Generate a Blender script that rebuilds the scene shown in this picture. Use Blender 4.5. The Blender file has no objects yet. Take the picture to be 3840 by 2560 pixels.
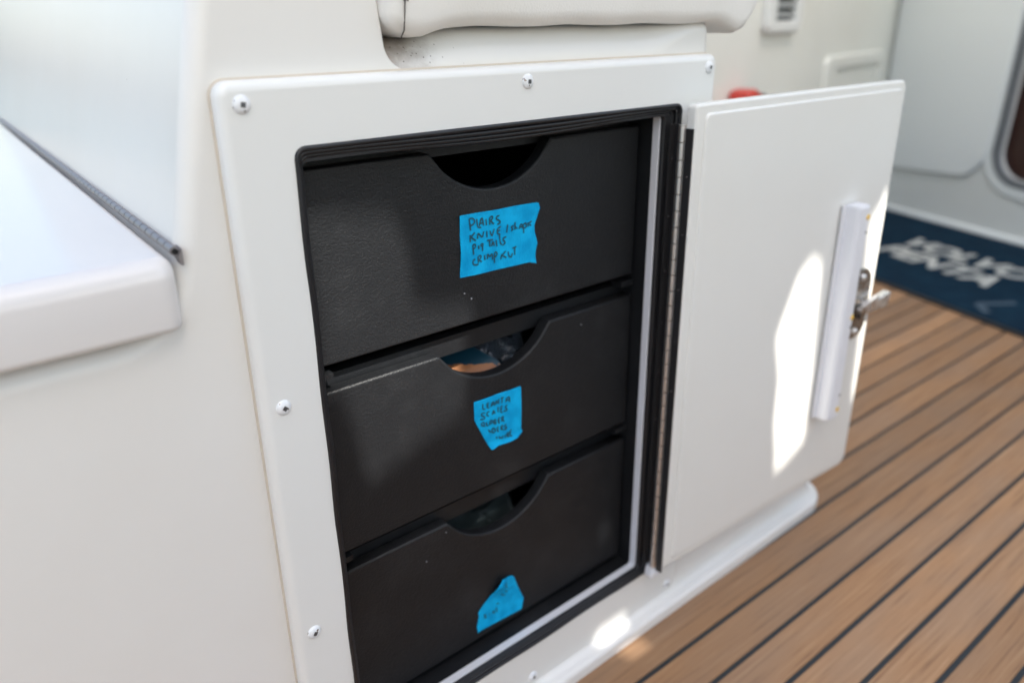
import bpy, bmesh, math, random
from mathutils import Vector, Matrix, noise
from mathutils.geometry import tessellate_polygon

# ------------------------------------------------------------------ camera
SC = bpy.context.scene
COL = SC.collection
CAM = Vector((-0.174248, -0.46, 0.0))
cd = bpy.data.cameras.new("camera")
cam = bpy.data.objects.new("camera", cd)
COL.objects.link(cam)
cam.matrix_world = Matrix(((0.758729, 0.253929, -0.599876, CAM.x),
                           (-0.651302, 0.279217, -0.70558, CAM.y),
                           (-0.011672, 0.926044, 0.377235, CAM.z),
                           (0, 0, 0, 1)))
cd.sensor_width = 36.0
cd.lens = 2941.15 / 3840 * 36
cd.clip_start = 0.02
cd.clip_end = 2000
cd.dof.use_dof = True
cd.dof.focus_distance = 0.575
cd.dof.aperture_fstop = 3.6
SC.camera = cam

# ------------------------------------------------------------------ sky, sun, exposure
SUN_EL = math.radians(52)
SUN_AZ = math.radians(-8)          # swing towards -x, sun stands on the -y side
TO_SUN = Vector((math.sin(SUN_AZ) * math.cos(SUN_EL), -math.cos(SUN_AZ) * math.cos(SUN_EL), math.sin(SUN_EL)))
W = bpy.data.worlds.new("World")
SC.world = W
W.use_nodes = True
nt = W.node_tree
bg = nt.nodes["Background"]
sky = nt.nodes.new("ShaderNodeTexSky")
sky.sky_type = 'NISHITA'
sky.sun_disc = False
sky.sun_elevation = SUN_EL
sky.sun_rotation = math.pi - SUN_AZ
sky.dust_density = 4.0
sky.ozone_density = 0.6
sky.air_density = 1.4
nt.links.new(sky.outputs[0], bg.inputs[0])
bg.inputs[1].default_value = 0.13
sl = bpy.data.lights.new("sun", 'SUN')
sl.energy = 4.4
sl.angle = math.radians(0.17)
sl.color = (1.0, 0.96, 0.88)
so = bpy.data.objects.new("sun", sl)
COL.objects.link(so)
so.rotation_euler = TO_SUN.to_track_quat('Z', 'Y').to_euler()
so.location = TO_SUN * 8
SC.view_settings.view_transform = 'Standard'
SC.view_settings.look = 'None'
SC.view_settings.exposure = 1.28
SC.view_settings.gamma = 1.0
SC.view_settings.use_curve_mapping = False

# ------------------------------------------------------------------ helpers
def tag(o, label=None, cat=None, group=None, kind=None):
    if label: o["label"] = label
    if cat: o["category"] = cat
    if group: o["group"] = group
    if kind: o["kind"] = kind
    return o

def empty(name, loc, label=None, cat=None, group=None, kind=None):
    o = bpy.data.objects.new(name, None)
    o.location = loc
    o.empty_display_size = 0.05
    COL.objects.link(o)
    return tag(o, label, cat, group, kind)

def put(name, me, mat, parent=None, smooth=None):
    if mat is not None:
        me.materials.append(mat)
    o = bpy.data.objects.new(name, me)
    COL.objects.link(o)
    if smooth is not None:
        for p in me.polygons: p.use_smooth = smooth
    if parent is not None:
        o.parent = parent
        o.matrix_parent_inverse = Matrix.Translation(-Vector(parent.location)) if parent.parent is None else Matrix.Identity(4)
        if parent.parent is not None:
            o.matrix_parent_inverse = world_of(parent).inverted()
    return o

def world_of(o):
    m = o.matrix_basis.copy()
    while o.parent is not None:
        m = o.parent.matrix_basis @ o.matrix_parent_inverse @ m if o.parent.parent is None else world_of(o.parent) @ o.matrix_parent_inverse @ m
        if o.parent.parent is not None: return m
        o = o.parent
    return m

class MB:
    """collects vertices and faces of one mesh, in world coordinates"""
    def __init__(s): s.v = []; s.f = []; s.sm = []
    def add(s, vs, fs, sm=True):
        k = len(s.v); s.v += [tuple(v) for v in vs]
        for f in fs: s.f.append(tuple(i + k for i in f)); s.sm.append(sm)
    def box(s, lo, hi):
        x0, y0, z0 = lo; x1, y1, z1 = hi
        s.add([(x0,y0,z0),(x1,y0,z0),(x1,y1,z0),(x0,y1,z0),(x0,y0,z1),(x1,y0,z1),(x1,y1,z1),(x0,y1,z1)],
              [(0,3,2,1),(4,5,6,7),(0,1,5,4),(1,2,6,5),(2,3,7,6),(3,0,4,7)], False)
    def tube(s, path, r, n=8, closed=False, cap=True):
        path = [Vector(p) for p in path]; m = len(path); rings = []
        up = Vector((0.13, 0.21, 0.97))
        for i, p in enumerate(path):
            a = path[(i - 1) % m] if (closed or i > 0) else p
            b = path[(i + 1) % m] if (closed or i < m - 1) else p
            t = (b - a).normalized()
            u = t.cross(up)
            if u.length < 1e-3: u = t.cross(Vector((1, 0, 0)))
            u.normalize(); w = t.cross(u)
            rr = r[i] if isinstance(r, (list, tuple)) else r
            rings.append([p + (u * math.cos(2*math.pi*k/n) + w * math.sin(2*math.pi*k/n)) * rr for k in range(n)])
        vs = [v for rg in rings for v in rg]; fs = []
        for i in range(m if closed else m - 1):
            j = (i + 1) % m
            for k in range(n):
                fs.append((i*n+k, i*n+(k+1) % n, j*n+(k+1) % n, j*n+k))
        s.add(vs, fs, True)
        if cap and not closed:
            s.add(rings[0], [tuple(reversed(range(n)))], False)
            s.add(rings[-1], [tuple(range(n))], False)
    def lathe(s, prof, org, axis, n=16):
        """prof: (radius, height along axis)"""
        ax = Vector(axis).normalized(); u = ax.orthogonal().normalized(); w = ax.cross(u); o = Vector(org)
        vs = []; fs = []
        for r, h in prof:
            for k in range(n):
                a = 2*math.pi*k/n
                vs.append(o + ax*h + (u*math.cos(a) + w*math.sin(a))*r)
        for i in range(len(prof) - 1):
            for k in range(n):
                fs.append((i*n+k, i*n+(k+1) % n, (i+1)*n+(k+1) % n, (i+1)*n+k))
        s.add(vs, fs, True)
    def plate(s, loops, d0, d1, r, mp, seg=6, rb=0.0, back=True):
        """extruded polygon with holes; loops[0] outer (ccw in a,b), others holes (cw).
        front face at depth d0, back at d1, front edges rounded with radius r (list: per loop),
        back edges with rb.  mp(a,b,depth)->xyz"""
        fronts = []; backs = []
        for li, lp in enumerate(loops):
            rr = r[li] if isinstance(r, (list, tuple)) else r
            rs = [rr(q) for q in lp] if callable(rr) else [rr]*len(lp)
            sgn = 1 if d1 > d0 else -1
            dirs = [((u[0]-q[0])/1e-4, (u[1]-q[1])/1e-4) for u, q in zip(inset(lp, 1e-4), lp)]
            rings = []
            if max(rs) > 0:
                for k in range(seg+1):
                    th = math.pi/2*k/seg
                    rings.append([(q[0]+e[0]*a*(1-math.sin(th)), q[1]+e[1]*a*(1-math.sin(th)), d0+sgn*a*(1-math.cos(th))) for q, e, a in zip(lp, dirs, rs)])
                if abs(d1-d0) > 4*max(rs):      # support ring: keeps the long side wall's shading flat
                    rings.append([(q[0], q[1], d0+sgn*(a*1.15+0.0004)) for q, a in zip(lp, rs)])
            else:
                rings.append([(q[0], q[1], d0) for q in lp])
            if rb > 0:
                if abs(d1-d0) > 4*max(max(rs), rb): rings.append([(q[0], q[1], d1-sgn*(rb*1.15+0.0004)) for q in lp])
                for k in range(seg+1):
                    th = math.pi/2*k/seg
                    i_ = rb*(1-math.cos(th)); dd_ = d1 - sgn*rb*(1-math.sin(th))
                    rings.append([(q[0]+e[0]*i_, q[1]+e[1]*i_, dd_) for q, e in zip(lp, dirs)])
            else:
                rings.append([(q[0], q[1], d1) for q in lp])
            n = len(lp)
            vs = [mp(*p) for rg in rings for p in rg]; fs = []
            for i in range(len(rings)-1):
                for k in range(n):
                    fs.append((i*n+k, i*n+(k+1) % n, (i+1)*n+(k+1) % n, (i+1)*n+k))
            k0 = len(s.v)
            s.add(vs, fs, True)
            fronts.append(([Vector((p[0], p[1], 0)) for p in rings[0]], k0))
            backs.append(([Vector((p[0], p[1], 0)) for p in rings[-1]], k0 + (len(rings)-1)*n))
        for which, rev in ((fronts, False), (backs, True)):
            if rev and not back: continue
            idx = [k0 + i for lp, k0 in which for i in range(len(lp))]
            if rev:                              # cap gets its own vertices
                dup = [s.v[i] for i in idx]; b0 = len(s.v); s.v += dup; idx = [b0+i for i in range(len(dup))]
            for t in tessellate_polygon([lp for lp, _ in which]):
                s.f.append(tuple(idx[i] for i in t)); s.sm.append(False)
    def mesh(s, name="m"):
        me = bpy.data.meshes.new(name)
        me.from_pydata(s.v, [], s.f)
        me.update()
        for p, sm in zip(me.polygons, s.sm): p.use_smooth = sm
        bm = bmesh.new(); bm.from_mesh(me)
        bmesh.ops.recalc_face_normals(bm, faces=bm.faces[:])
        bm.to_mesh(me); bm.free()
        return me
    def obj(s, name, mat, parent=None):
        return put(name, s.mesh(name), mat, parent)

def inset(lp, d):
    """move a ccw loop inwards by d (holes are cw, so they grow)"""
    if d == 0: return list(lp)
    n = len(lp); out = []
    for i in range(n):
        p0 = Vector(lp[i-1]); p1 = Vector(lp[i]); p2 = Vector(lp[(i+1) % n])
        e1 = (p1-p0).normalized(); e2 = (p2-p1).normalized()
        n1 = Vector((-e1.y, e1.x)); n2 = Vector((-e2.y, e2.x))
        m = (n1+n2); L = m.length
        if L < 1e-6: m = n1
        else:
            m = m/L; m = m / max(0.35, m.dot(n1))
        q = p1 + m*d
        out.append((q.x, q.y))
    return out

def rounded(pts, rad, seg=6):
    """polygon with its corners rounded; rad a number or one per corner"""
    out = []; n = len(pts)
    for i in range(n):
        r = rad[i] if isinstance(rad, (list, tuple)) else rad
        p0 = Vector(pts[i-1]); p1 = Vector(pts[i]); p2 = Vector(pts[(i+1) % n])
        if r <= 0: out.append((p1.x, p1.y)); continue
        a = (p0-p1).normalized(); b = (p2-p1).normalized()
        ang = a.angle(b); t = r/math.tan(ang/2)
        t = min(t, (p0-p1).length*0.49, (p2-p1).length*0.49); rr = t*math.tan(ang/2)
        bis = (a+b).normalized(); c = p1 + bis*(rr/math.sin(ang/2))
        s0 = p1 + a*t - c; s1 = p1 + b*t - c
        a0 = math.atan2(s0.y, s0.x); a1 = math.atan2(s1.y, s1.x)
        da = (a1-a0+math.pi) % (2*math.pi) - math.pi
        for k in range(seg+1):
            th = a0 + da*k/seg
            out.append((c.x+rr*math.cos(th), c.y+rr*math.sin(th)))
    return out

def rect(x0, z0, x1, z1): return [(x0, z0), (x1, z0), (x1, z1), (x0, z1)]
def cw(lp): return list(reversed(lp))
FRONT = lambda a, b, d: (a, d, b)            # polygon in x,z; depth along +y

def rbox(lo, hi, r, seg=4, n=(8, 8, 8)):
    """box with all edges rounded, subdivided so that it can be deformed"""
    lo = Vector(lo); hi = Vector(hi); c = (lo+hi)/2; h = (hi-lo)/2
    def axis(hh, k):
        inner = hh - r
        out = [-hh + r*(1-math.cos(math.pi/2*i/seg)) for i in range(seg)]
        out = [-inner - r*math.cos(math.pi/2*i/seg) for i in range(seg)]
        out += [-inner + 2*inner*i/k for i in range(k+1)]
        out += [inner + r*math.sin(math.pi/2*i/seg) for i in range(1, seg+1)]
        return out
    A = [axis(h[i], n[i]) for i in range(3)]
    mb = MB()
    def pt(x, y, z):
        p = Vector((x, y, z)); q = Vector([max(-h[i]+r, min(h[i]-r, p[i])) for i in range(3)])
        dlt = p-q
        if dlt.length > 1e-9: p = q + dlt.normalized()*r*min(1.0, max(abs(dlt[i]) for i in range(3))/r if True else 1)
        if dlt.length > 1e-9: p = q + dlt.normalized()*r
        return c+p
    for ax in range(3):
        o1, o2 = [(1, 2), (2, 0), (0, 1)][ax]
        for sgn in (-1, 1):
            g = []
            for a in A[o1]:
                row = []
                for b in A[o2]:
                    co = [0, 0, 0]; co[ax] = sgn*h[ax]; co[o1] = a; co[o2] = b
                    row.append(pt(*co))
                g.append(row)
            m1, m2 = len(A[o1]), len(A[o2])
            vs = [v for row in g for v in row]
            fs = [(i*m2+j, (i+1)*m2+j, (i+1)*m2+j+1, i*m2+j+1) for i in range(m1-1) for j in range(m2-1)]
            mb.add(vs, fs, True)
    return mb

def weld(me, d=1e-5):
    bm = bmesh.new(); bm.from_mesh(me)
    bmesh.ops.remove_doubles(bm, verts=bm.verts, dist=d)
    bmesh.ops.recalc_face_normals(bm, faces=bm.faces[:])
    bm.to_mesh(me); bm.free()
    for p in me.polygons: p.use_smooth = True
    return me

# ------------------------------------------------------------------ materials
def nodes(name):
    m = bpy.data.materials.new(name); m.use_nodes = True
    t = m.node_tree; b = t.nodes["Principled BSDF"]
    return m, t, b
def N(t, typ, **kw):
    n = t.nodes.new(typ)
    for k, v in kw.items():
        if k in n.inputs: n.inputs[k].default_value = v
        else: setattr(n, k, v)
    return n
def objco(t, scale=(1, 1, 1), rot=(0, 0, 0)):
    c = t.nodes.new("ShaderNodeTexCoord"); mp = t.nodes.new("ShaderNodeMapping")
    mp.inputs["Scale"].default_value = scale; mp.inputs["Rotation"].default_value = rot
    t.links.new(c.outputs["Object"], mp.inputs[0]); return mp.outputs[0]
def ramp(t, fac, stops):
    r = t.nodes.new("ShaderNodeValToRGB"); el = r.color_ramp.elements
    while len(el) < len(stops): el.new(0.5)
    for e, (p, c) in zip(el, stops):
        e.position = p; e.color = (*c, 1) if len(c) == 3 else c
    r.color_ramp.interpolation = 'EASE'
    t.links.new(fac, r.inputs[0]); return r.outputs[0]
def mix(t, fac, a, b):
    m = t.nodes.new("ShaderNodeMix"); m.data_type = 'RGBA'
    for i, v in ((0, fac), (6, a), (7, b)):
        if hasattr(v, "is_linked") or hasattr(v, "links"): t.links.new(v, m.inputs[i])
        else: m.inputs[i].default_value = (*v, 1) if isinstance(v, tuple) and len(v) == 3 else v
    return m.outputs[2]
def bump(t, b, h, strength, dist):
    n = t.nodes.new("ShaderNodeBump"); n.inputs["Strength"].default_value = strength
    n.inputs["Distance"].default_value = dist
    t.links.new(h, n.inputs["Height"]); t.links.new(n.outputs[0], b.inputs["Normal"])

def plain(name, col, rough, metal=0.0, spec=0.5, bumpy=None):
    m, t, b = nodes(name)
    b.inputs["Base Color"].default_value = (*col, 1)
    b.inputs["Roughness"].default_value = rough
    b.inputs["Metallic"].default_value = metal
    b.inputs["Specular IOR Level"].default_value = spec
    if bumpy:
        sc, st, di = bumpy
        n = N(t, "ShaderNodeTexNoise", Scale=sc, Detail=3.0)
        t.links.new(objco(t), n.inputs["Vector"])
        bump(t, b, n.outputs["Fac"], st, di)
    return m

def specks(t, co, scale, size, rare, strength):
    v = N(t, "ShaderNodeTexVoronoi", Scale=scale); t.links.new(co, v.inputs["Vector"])
    sp = t.nodes.new("ShaderNodeSeparateColor"); t.links.new(v.outputs["Color"], sp.inputs[0])
    g = N(t, "ShaderNodeMath", operation='GREATER_THAN'); g.inputs[1].default_value = rare; t.links.new(sp.outputs[0], g.inputs[0])
    sz = N(t, "ShaderNodeMath", operation='MULTIPLY'); sz.inputs[1].default_value = size; t.links.new(sp.outputs[1], sz.inputs[0])
    l = N(t, "ShaderNodeMath", operation='LESS_THAN'); t.links.new(v.outputs["Distance"], l.inputs[0]); t.links.new(sz.outputs[0], l.inputs[1])
    m = N(t, "ShaderNodeMath", operation='MULTIPLY'); t.links.new(g.outputs[0], m.inputs[0]); t.links.new(l.outputs[0], m.inputs[1])
    k = N(t, "ShaderNodeMath", operation='MULTIPLY'); k.inputs[1].default_value = strength; t.links.new(m.outputs[0], k.inputs[0])
    return k.outputs[0]

def gelcoat(name, base, rough=0.26, stain=(0.55, 0.47, 0.36), amount=0.10, speck=True, wav=0.02, grime_shade=None):
    """glossy white fibreglass: faint yellowing, thin film of dirt, odd dark specks, orange-peel"""
    m, t, b = nodes(name)
    co = objco(t)
    n1 = N(t, "ShaderNodeTexNoise", Scale=5.0, Detail=5.0, Roughness=0.6); t.links.new(co, n1.inputs["Vector"])
    f1 = ramp(t, n1.outputs["Fac"], [(0.25, (0, 0, 0)), (0.85, (amount,)*3)])
    c = mix(t, f1, base, stain)
    if speck:                                   # isolated dark specks, in a few cells only
        c = mix(t, specks(t, co, 30.0, 0.030, 0.86, 0.6), c, (0.16, 0.13, 0.11))
    if grime_shade:                                   # dirt and specks in one corner, with the overhang's shade painted in
        (gx, gz), gr = grime_shade
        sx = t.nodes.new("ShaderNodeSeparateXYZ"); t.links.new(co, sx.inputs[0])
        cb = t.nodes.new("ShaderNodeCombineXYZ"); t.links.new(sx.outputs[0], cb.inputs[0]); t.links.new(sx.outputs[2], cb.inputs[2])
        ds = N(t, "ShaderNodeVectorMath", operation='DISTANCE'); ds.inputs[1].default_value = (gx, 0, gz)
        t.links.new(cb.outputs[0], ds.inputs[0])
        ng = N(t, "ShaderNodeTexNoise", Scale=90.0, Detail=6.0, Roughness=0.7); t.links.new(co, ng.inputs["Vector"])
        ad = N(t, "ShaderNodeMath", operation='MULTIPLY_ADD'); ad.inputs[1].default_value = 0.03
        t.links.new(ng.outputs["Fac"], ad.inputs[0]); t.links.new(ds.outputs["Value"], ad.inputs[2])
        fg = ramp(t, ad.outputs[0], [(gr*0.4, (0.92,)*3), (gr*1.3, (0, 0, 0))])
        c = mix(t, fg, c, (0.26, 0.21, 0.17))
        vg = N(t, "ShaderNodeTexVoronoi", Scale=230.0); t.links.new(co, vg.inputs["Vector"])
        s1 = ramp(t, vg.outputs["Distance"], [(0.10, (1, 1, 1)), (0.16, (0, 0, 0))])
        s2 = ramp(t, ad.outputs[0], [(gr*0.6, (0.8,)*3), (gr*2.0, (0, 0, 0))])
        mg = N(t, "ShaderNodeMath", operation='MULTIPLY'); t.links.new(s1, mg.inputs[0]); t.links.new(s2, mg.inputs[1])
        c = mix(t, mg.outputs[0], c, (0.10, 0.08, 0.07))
    t.links.new(c, b.inputs["Base Color"])
    b.inputs["Roughness"].default_value = rough
    return m

M = {}
M['gel'] = gelcoat("cream gelcoat", (0.785, 0.778, 0.755))
M['gelseat'] = gelcoat("cream gelcoat with grimy corner", (0.785, 0.778, 0.755), grime_shade=((0.128, -0.006), 0.045))
M['lid'] = gelcoat("lid gelcoat", (0.725, 0.705, 0.695), rough=0.13, amount=0.05)
M['door'] = gelcoat("door gelcoat", (0.80, 0.795, 0.76), rough=0.22, amount=0.10, speck=False)
M['pvc'] = gelcoat("white sheet plastic", (0.79, 0.80, 0.785), rough=0.28, amount=0.07, speck=True, wav=0.012)
M['wall'] = gelcoat("pale wall gelcoat", (0.86, 0.875, 0.82), rough=0.25, amount=0.12, speck=False)
M['bulk'] = gelcoat("grey white bulkhead gelcoat", (0.80, 0.81, 0.77), rough=0.25, amount=0.12, speck=False)
M['trimw'] = plain("white moulded trim", (0.81, 0.83, 0.81), 0.3)
M['strip'] = plain("white plastic strip", (0.80, 0.80, 0.83), 0.35)
M['rim'] = gelcoat("raw white laminate edge", (0.72, 0.74, 0.80), rough=0.4, amount=0.35, speck=True)
M['rubber'] = plain("black rubber", (0.012, 0.012, 0.014), 0.42, bumpy=(500, 0.15, 0.001))
M['yellow'] = plain("yellow paint dot", (0.85, 0.52, 0.05), 0.5)
M['recess'] = plain('worn screw recess', (0.13, 0.13, 0.14), 0.35, metal=0.7)
M['fleck'] = plain('pale paint fleck', (0.28, 0.29, 0.32), 0.6)
M['hole'] = plain("dark recess", (0.01, 0.01, 0.012), 0.7)
M['thread'] = plain("grey seam thread", (0.12, 0.11, 0.10), 0.8)
M['caulk'] = plain("black deck caulk", (0.022, 0.027, 0.03), 0.55, bumpy=(300, 0.2, 0.001))
M['gasketgrey'] = plain("grey window gasket", (0.16, 0.17, 0.18), 0.5)
M['brown'] = plain("dark red brown wood", (0.03, 0.006, 0.002), 0.25)
M['red'] = plain("red plastic", (0.55, 0.045, 0.03), 0.35)
M['slate'] = plain("dark grey plastic", (0.05, 0.07, 0.075), 0.5)
M['ventdark'] = plain("vent back", (0.14, 0.15, 0.15), 0.7)
M['slat'] = plain('grey vent slat', (0.30, 0.32, 0.32), 0.5)
M['matwhite'] = plain("pale mat lettering", (0.55, 0.56, 0.53), 0.9)
M['scuff'] = plain("pale scuff on mat", (0.05, 0.085, 0.12), 0.9)

def black_plastic(name, grain=1.0, dust=0.5):
    m, t, b = nodes(name)
    co = objco(t)
    n5 = N(t, "ShaderNodeTexNoise", Scale=14.0, Detail=6.0, Roughness=0.7); t.links.new(co, n5.inputs["Vector"])
    film = ramp(t, n5.outputs["Fac"], [(0.45, (0.0088, 0.0096, 0.0112)), (0.85, (0.021, 0.022, 0.024))])
    c = mix(t, specks(t, co, 70.0, 0.055, 1.0-0.10*dust, 0.8), film, (0.30, 0.31, 0.33))
    t.links.new(c, b.inputs["Base Color"])
    b.inputs["Roughness"].default_value = 0.42; b.inputs["Specular IOR Level"].default_value = 0.38
    n3 = N(t, "ShaderNodeTexNoise", Scale=620.0, Detail=3.0, Roughness=0.65); t.links.new(co, n3.inputs["Vector"])
    bump(t, b, n3.outputs["Fac"], 0.6*grain, 0.0012)
    return m
M['black'] = black_plastic("grained black plastic")
M['blackbox'] = black_plastic("black housing plastic", 0.4, 0.9)

def steel(name, col, rough):
    m, t, b = nodes(name)
    co = objco(t)
    n = N(t, "ShaderNodeTexNoise", Scale=180.0, Detail=4.0); t.links.new(co, n.inputs["Vector"])
    t.links.new(ramp(t, n.outputs["Fac"], [(0.3, (rough*0.6,)*3), (0.8, (rough*1.7,)*3)]), b.inputs["Roughness"])
    n2 = N(t, "ShaderNodeTexNoise", Scale=35.0, Detail=5.0); t.links.new(co, n2.inputs["Vector"])
    t.links.new(ramp(t, n2.outputs["Fac"], [(0.45, col), (0.8, tuple(x*0.55 for x in col))]), b.inputs["Base Color"])
    b.inputs["Metallic"].default_value = 1.0
    return m
M['steel'] = steel("stainless steel", (0.80, 0.77, 0.74), 0.34)
M['hinge'] = plain('satin hinge steel', (0.74, 0.70, 0.67), 0.42, metal=1.0)
M['hingedull'] = plain('dull hinge steel', (0.40, 0.37, 0.37), 0.5, metal=1.0)
M['leaf'] = plain('dark hinge leaf', (0.055, 0.053, 0.055), 0.35, metal=0.6)  # polished steel; mirrored dark surroundings painted into its base colour
M['latchsteel'] = steel("dull latch steel", (0.40, 0.37, 0.33), 0.3)
M['darksteel'] = steel("dark reflecting steel", (0.09, 0.085, 0.085), 0.3)  # steel tone with dark reflections painted in, on pin and rivets

def screw_mat():
    """white painted pan head with chipped paint"""
    m, t, b = nodes("chipped white paint screw")
    co = objco(t)
    oi = t.nodes.new("ShaderNodeObjectInfo")
    add = N(t, "ShaderNodeVectorMath", operation='ADD'); t.links.new(co, add.inputs[0]); t.links.new(oi.outputs["Random"], add.inputs[1])
    n = N(t, "ShaderNodeTexNoise", Scale=300.0, Detail=3.0); t.links.new(add.outputs[0], n.inputs["Vector"])
    f = ramp(t, n.outputs["Fac"], [(0.64, (0, 0, 0)), (0.67, (1, 1, 1))])
    t.links.new(mix(t, f, (0.80, 0.82, 0.84), (0.22, 0.19, 0.17)), b.inputs["Base Color"])
    t.links.new(f, b.inputs["Metallic"]); b.inputs["Roughness"].default_value = 0.3
    return m
M['screw'] = screw_mat()

def tape_mat():
    m, t, b = nodes("blue masking tape")
    co = objco(t)
    n = N(t, "ShaderNodeTexNoise", Scale=70.0, Detail=4.0); t.links.new(co, n.inputs["Vector"])
    c = ramp(t, n.outputs["Fac"], [(0.3, (0.0, 0.32, 0.66)), (0.7, (0.004, 0.46, 0.85))])
    t.links.new(c, b.inputs["Base Color"]); b.inputs["Roughness"].default_value = 0.6; b.inputs["Specular IOR Level"].default_value = 0.15
    n2 = N(t, "ShaderNodeTexNoise", Scale=900.0, Detail=2.0); t.links.new(objco(t, (1, 1, 0.35)), n2.inputs["Vector"])
    bump(t, b, n2.outputs["Fac"], 0.6, 0.0005)
    return m
M['tape'] = tape_mat()
M['ink'] = plain("faded marker ink", (0.004, 0.075, 0.12), 0.6)
M['inkfaint'] = plain("faint marker ink", (0.003, 0.12, 0.21), 0.6)
M['tapeback'] = plain("tape adhesive side", (0.002, 0.12, 0.42), 0.35)

def teak():
    m, t, b = nodes("weathered teak")
    co = objco(t, (1, 1, 1))
    oi = t.nodes.new("ShaderNodeObjectInfo")
    add = N(t, "ShaderNodeVectorMath", operation='ADD')
    t.links.new(co, add.inputs[0])
    sc = N(t, "ShaderNodeVectorMath", operation='SCALE'); sc.inputs["Scale"].default_value = 7.0
    cx = t.nodes.new("ShaderNodeCombineXYZ")
    t.links.new(oi.outputs["Random"], cx.inputs[0]); t.links.new(oi.outputs["Random"], cx.inputs[1])
    t.links.new(cx.outputs[0], sc.inputs[0]); t.links.new(sc.outputs[0], add.inputs[1])
    st = t.nodes.new("ShaderNodeMapping"); st.inputs["Scale"].default_value = (7.0, 190, 190)
    t.links.new(add.outputs[0], st.inputs[0])
    n = N(t, "ShaderNodeTexNoise", Scale=1.0, Detail=8.0, Roughness=0.65); t.links.new(st.outputs[0], n.inputs["Vector"])
    c = ramp(t, n.outputs["Fac"], [(0.28, (0.18, 0.085, 0.038)), (0.5, (0.36, 0.192, 0.090)), (0.74, (0.48, 0.285, 0.148))])
    st2 = t.nodes.new("ShaderNodeMapping"); st2.inputs["Scale"].default_value = (5, 16, 16)
    t.links.new(add.outputs[0], st2.inputs[0])
    n2 = N(t, "ShaderNodeTexNoise", Scale=1.0, Detail=4.0); t.links.new(st2.outputs[0], n2.inputs["Vector"])
    g = ramp(t, n2.outputs["Fac"], [(0.35, (0, 0, 0)), (0.70, (0.5,)*3)])
    c = mix(t, g, c, (0.30, 0.195, 0.125))
    hv = N(t, "ShaderNodeHueSaturation")
    mr = N(t, "ShaderNodeMapRange"); mr.inputs["To Min"].default_value = 0.78; mr.inputs["To Max"].default_value = 1.20
    t.links.new(oi.outputs["Random"], mr.inputs[0]); t.links.new(mr.outputs[0], hv.inputs["Value"])
    t.links.new(c, hv.inputs["Color"]); t.links.new(hv.outputs[0], b.inputs["Base Color"])
    b.inputs["Roughness"].default_value = 0.62
    bump(t, b, n.outputs["Fac"], 0.25, 0.0015)
    return m
M['teak'] = teak()

def vinyl():
    m, t, b = nodes("cream vinyl")
    co = objco(t)
    n = N(t, "ShaderNodeTexNoise", Scale=8.0, Detail=4.0); t.links.new(co, n.inputs["Vector"])
    t.links.new(ramp(t, n.outputs["Fac"], [(0.4, (0.84, 0.83, 0.80)), (0.8, (0.78, 0.765, 0.72))]), b.inputs["Base Color"])
    b.inputs["Roughness"].default_value = 0.42
    v = N(t, "ShaderNodeTexVoronoi", Scale=520.0); t.links.new(co, v.inputs["Vector"])
    bump(t, b, v.outputs["Distance"], 0.12, 0.0008)
    return m
M['vinyl'] = vinyl()

def mat_mat():
    m, t, b = nodes("navy ribbed mat")
    co = objco(t)
    n = N(t, "ShaderNodeTexNoise", Scale=14.0, Detail=6.0); t.links.new(co, n.inputs["Vector"])
    t.links.new(ramp(t, n.outputs["Fac"], [(0.3, (0.0012, 0.017, 0.038)), (0.8, (0.004, 0.029, 0.056))]), b.inputs["Base Color"])
    b.inputs["Roughness"].default_value = 0.9; b.inputs["Specular IOR Level"].default_value = 0.15
    n2 = N(t, "ShaderNodeTexNoise", Scale=420.0, Detail=2.0); t.links.new(co, n2.inputs["Vector"])
    bump(t, b, n2.outputs["Fac"], 0.4, 0.002)
    return m
M['navy'] = mat_mat()
M['matedge'] = plain("black mat edging", (0.012, 0.014, 0.016), 0.7)

def clear_plastic():
    m, t, b = nodes("cloudy plastic film")
    b.inputs["Base Color"].default_value = (0.08, 0.10, 0.13, 1)
    b.inputs["Roughness"].default_value = 0.12
    b.inputs["Alpha"].default_value = 0.45; b.inputs["Specular IOR Level"].default_value = 1.0
    n = N(t, "ShaderNodeTexNoise", Scale=120.0, Detail=3.0); t.links.new(objco(t), n.inputs["Vector"])
    bump(t, b, n.outputs["Fac"], 0.8, 0.004)
    return m
M['film'] = clear_plastic()

def packet_mat():
    """dark teal card with a torn-looking orange band along its lower edge"""
    m, t, b = nodes("teal and orange card")
    c = t.nodes.new("ShaderNodeTexCoord"); sp = t.nodes.new("ShaderNodeSeparateXYZ")
    t.links.new(c.outputs["Generated"], sp.inputs[0])
    n = N(t, "ShaderNodeTexNoise", Scale=9.0, Detail=3.0); t.links.new(c.outputs["Generated"], n.inputs["Vector"])
    a = N(t, "ShaderNodeMath", operation='MULTIPLY_ADD'); a.inputs[1].default_value = 0.25
    t.links.new(n.outputs["Fac"], a.inputs[0]); t.links.new(sp.outputs["Z"], a.inputs[2])
    t.links.new(ramp(t, a.outputs[0], [(0.60, (0.26, 0.105, 0.04)), (0.63, (0.004, 0.03, 0.05))]), b.inputs["Base Color"])
    b.inputs["Roughness"].default_value = 0.3
    return m
M['packet'] = packet_mat()

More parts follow.
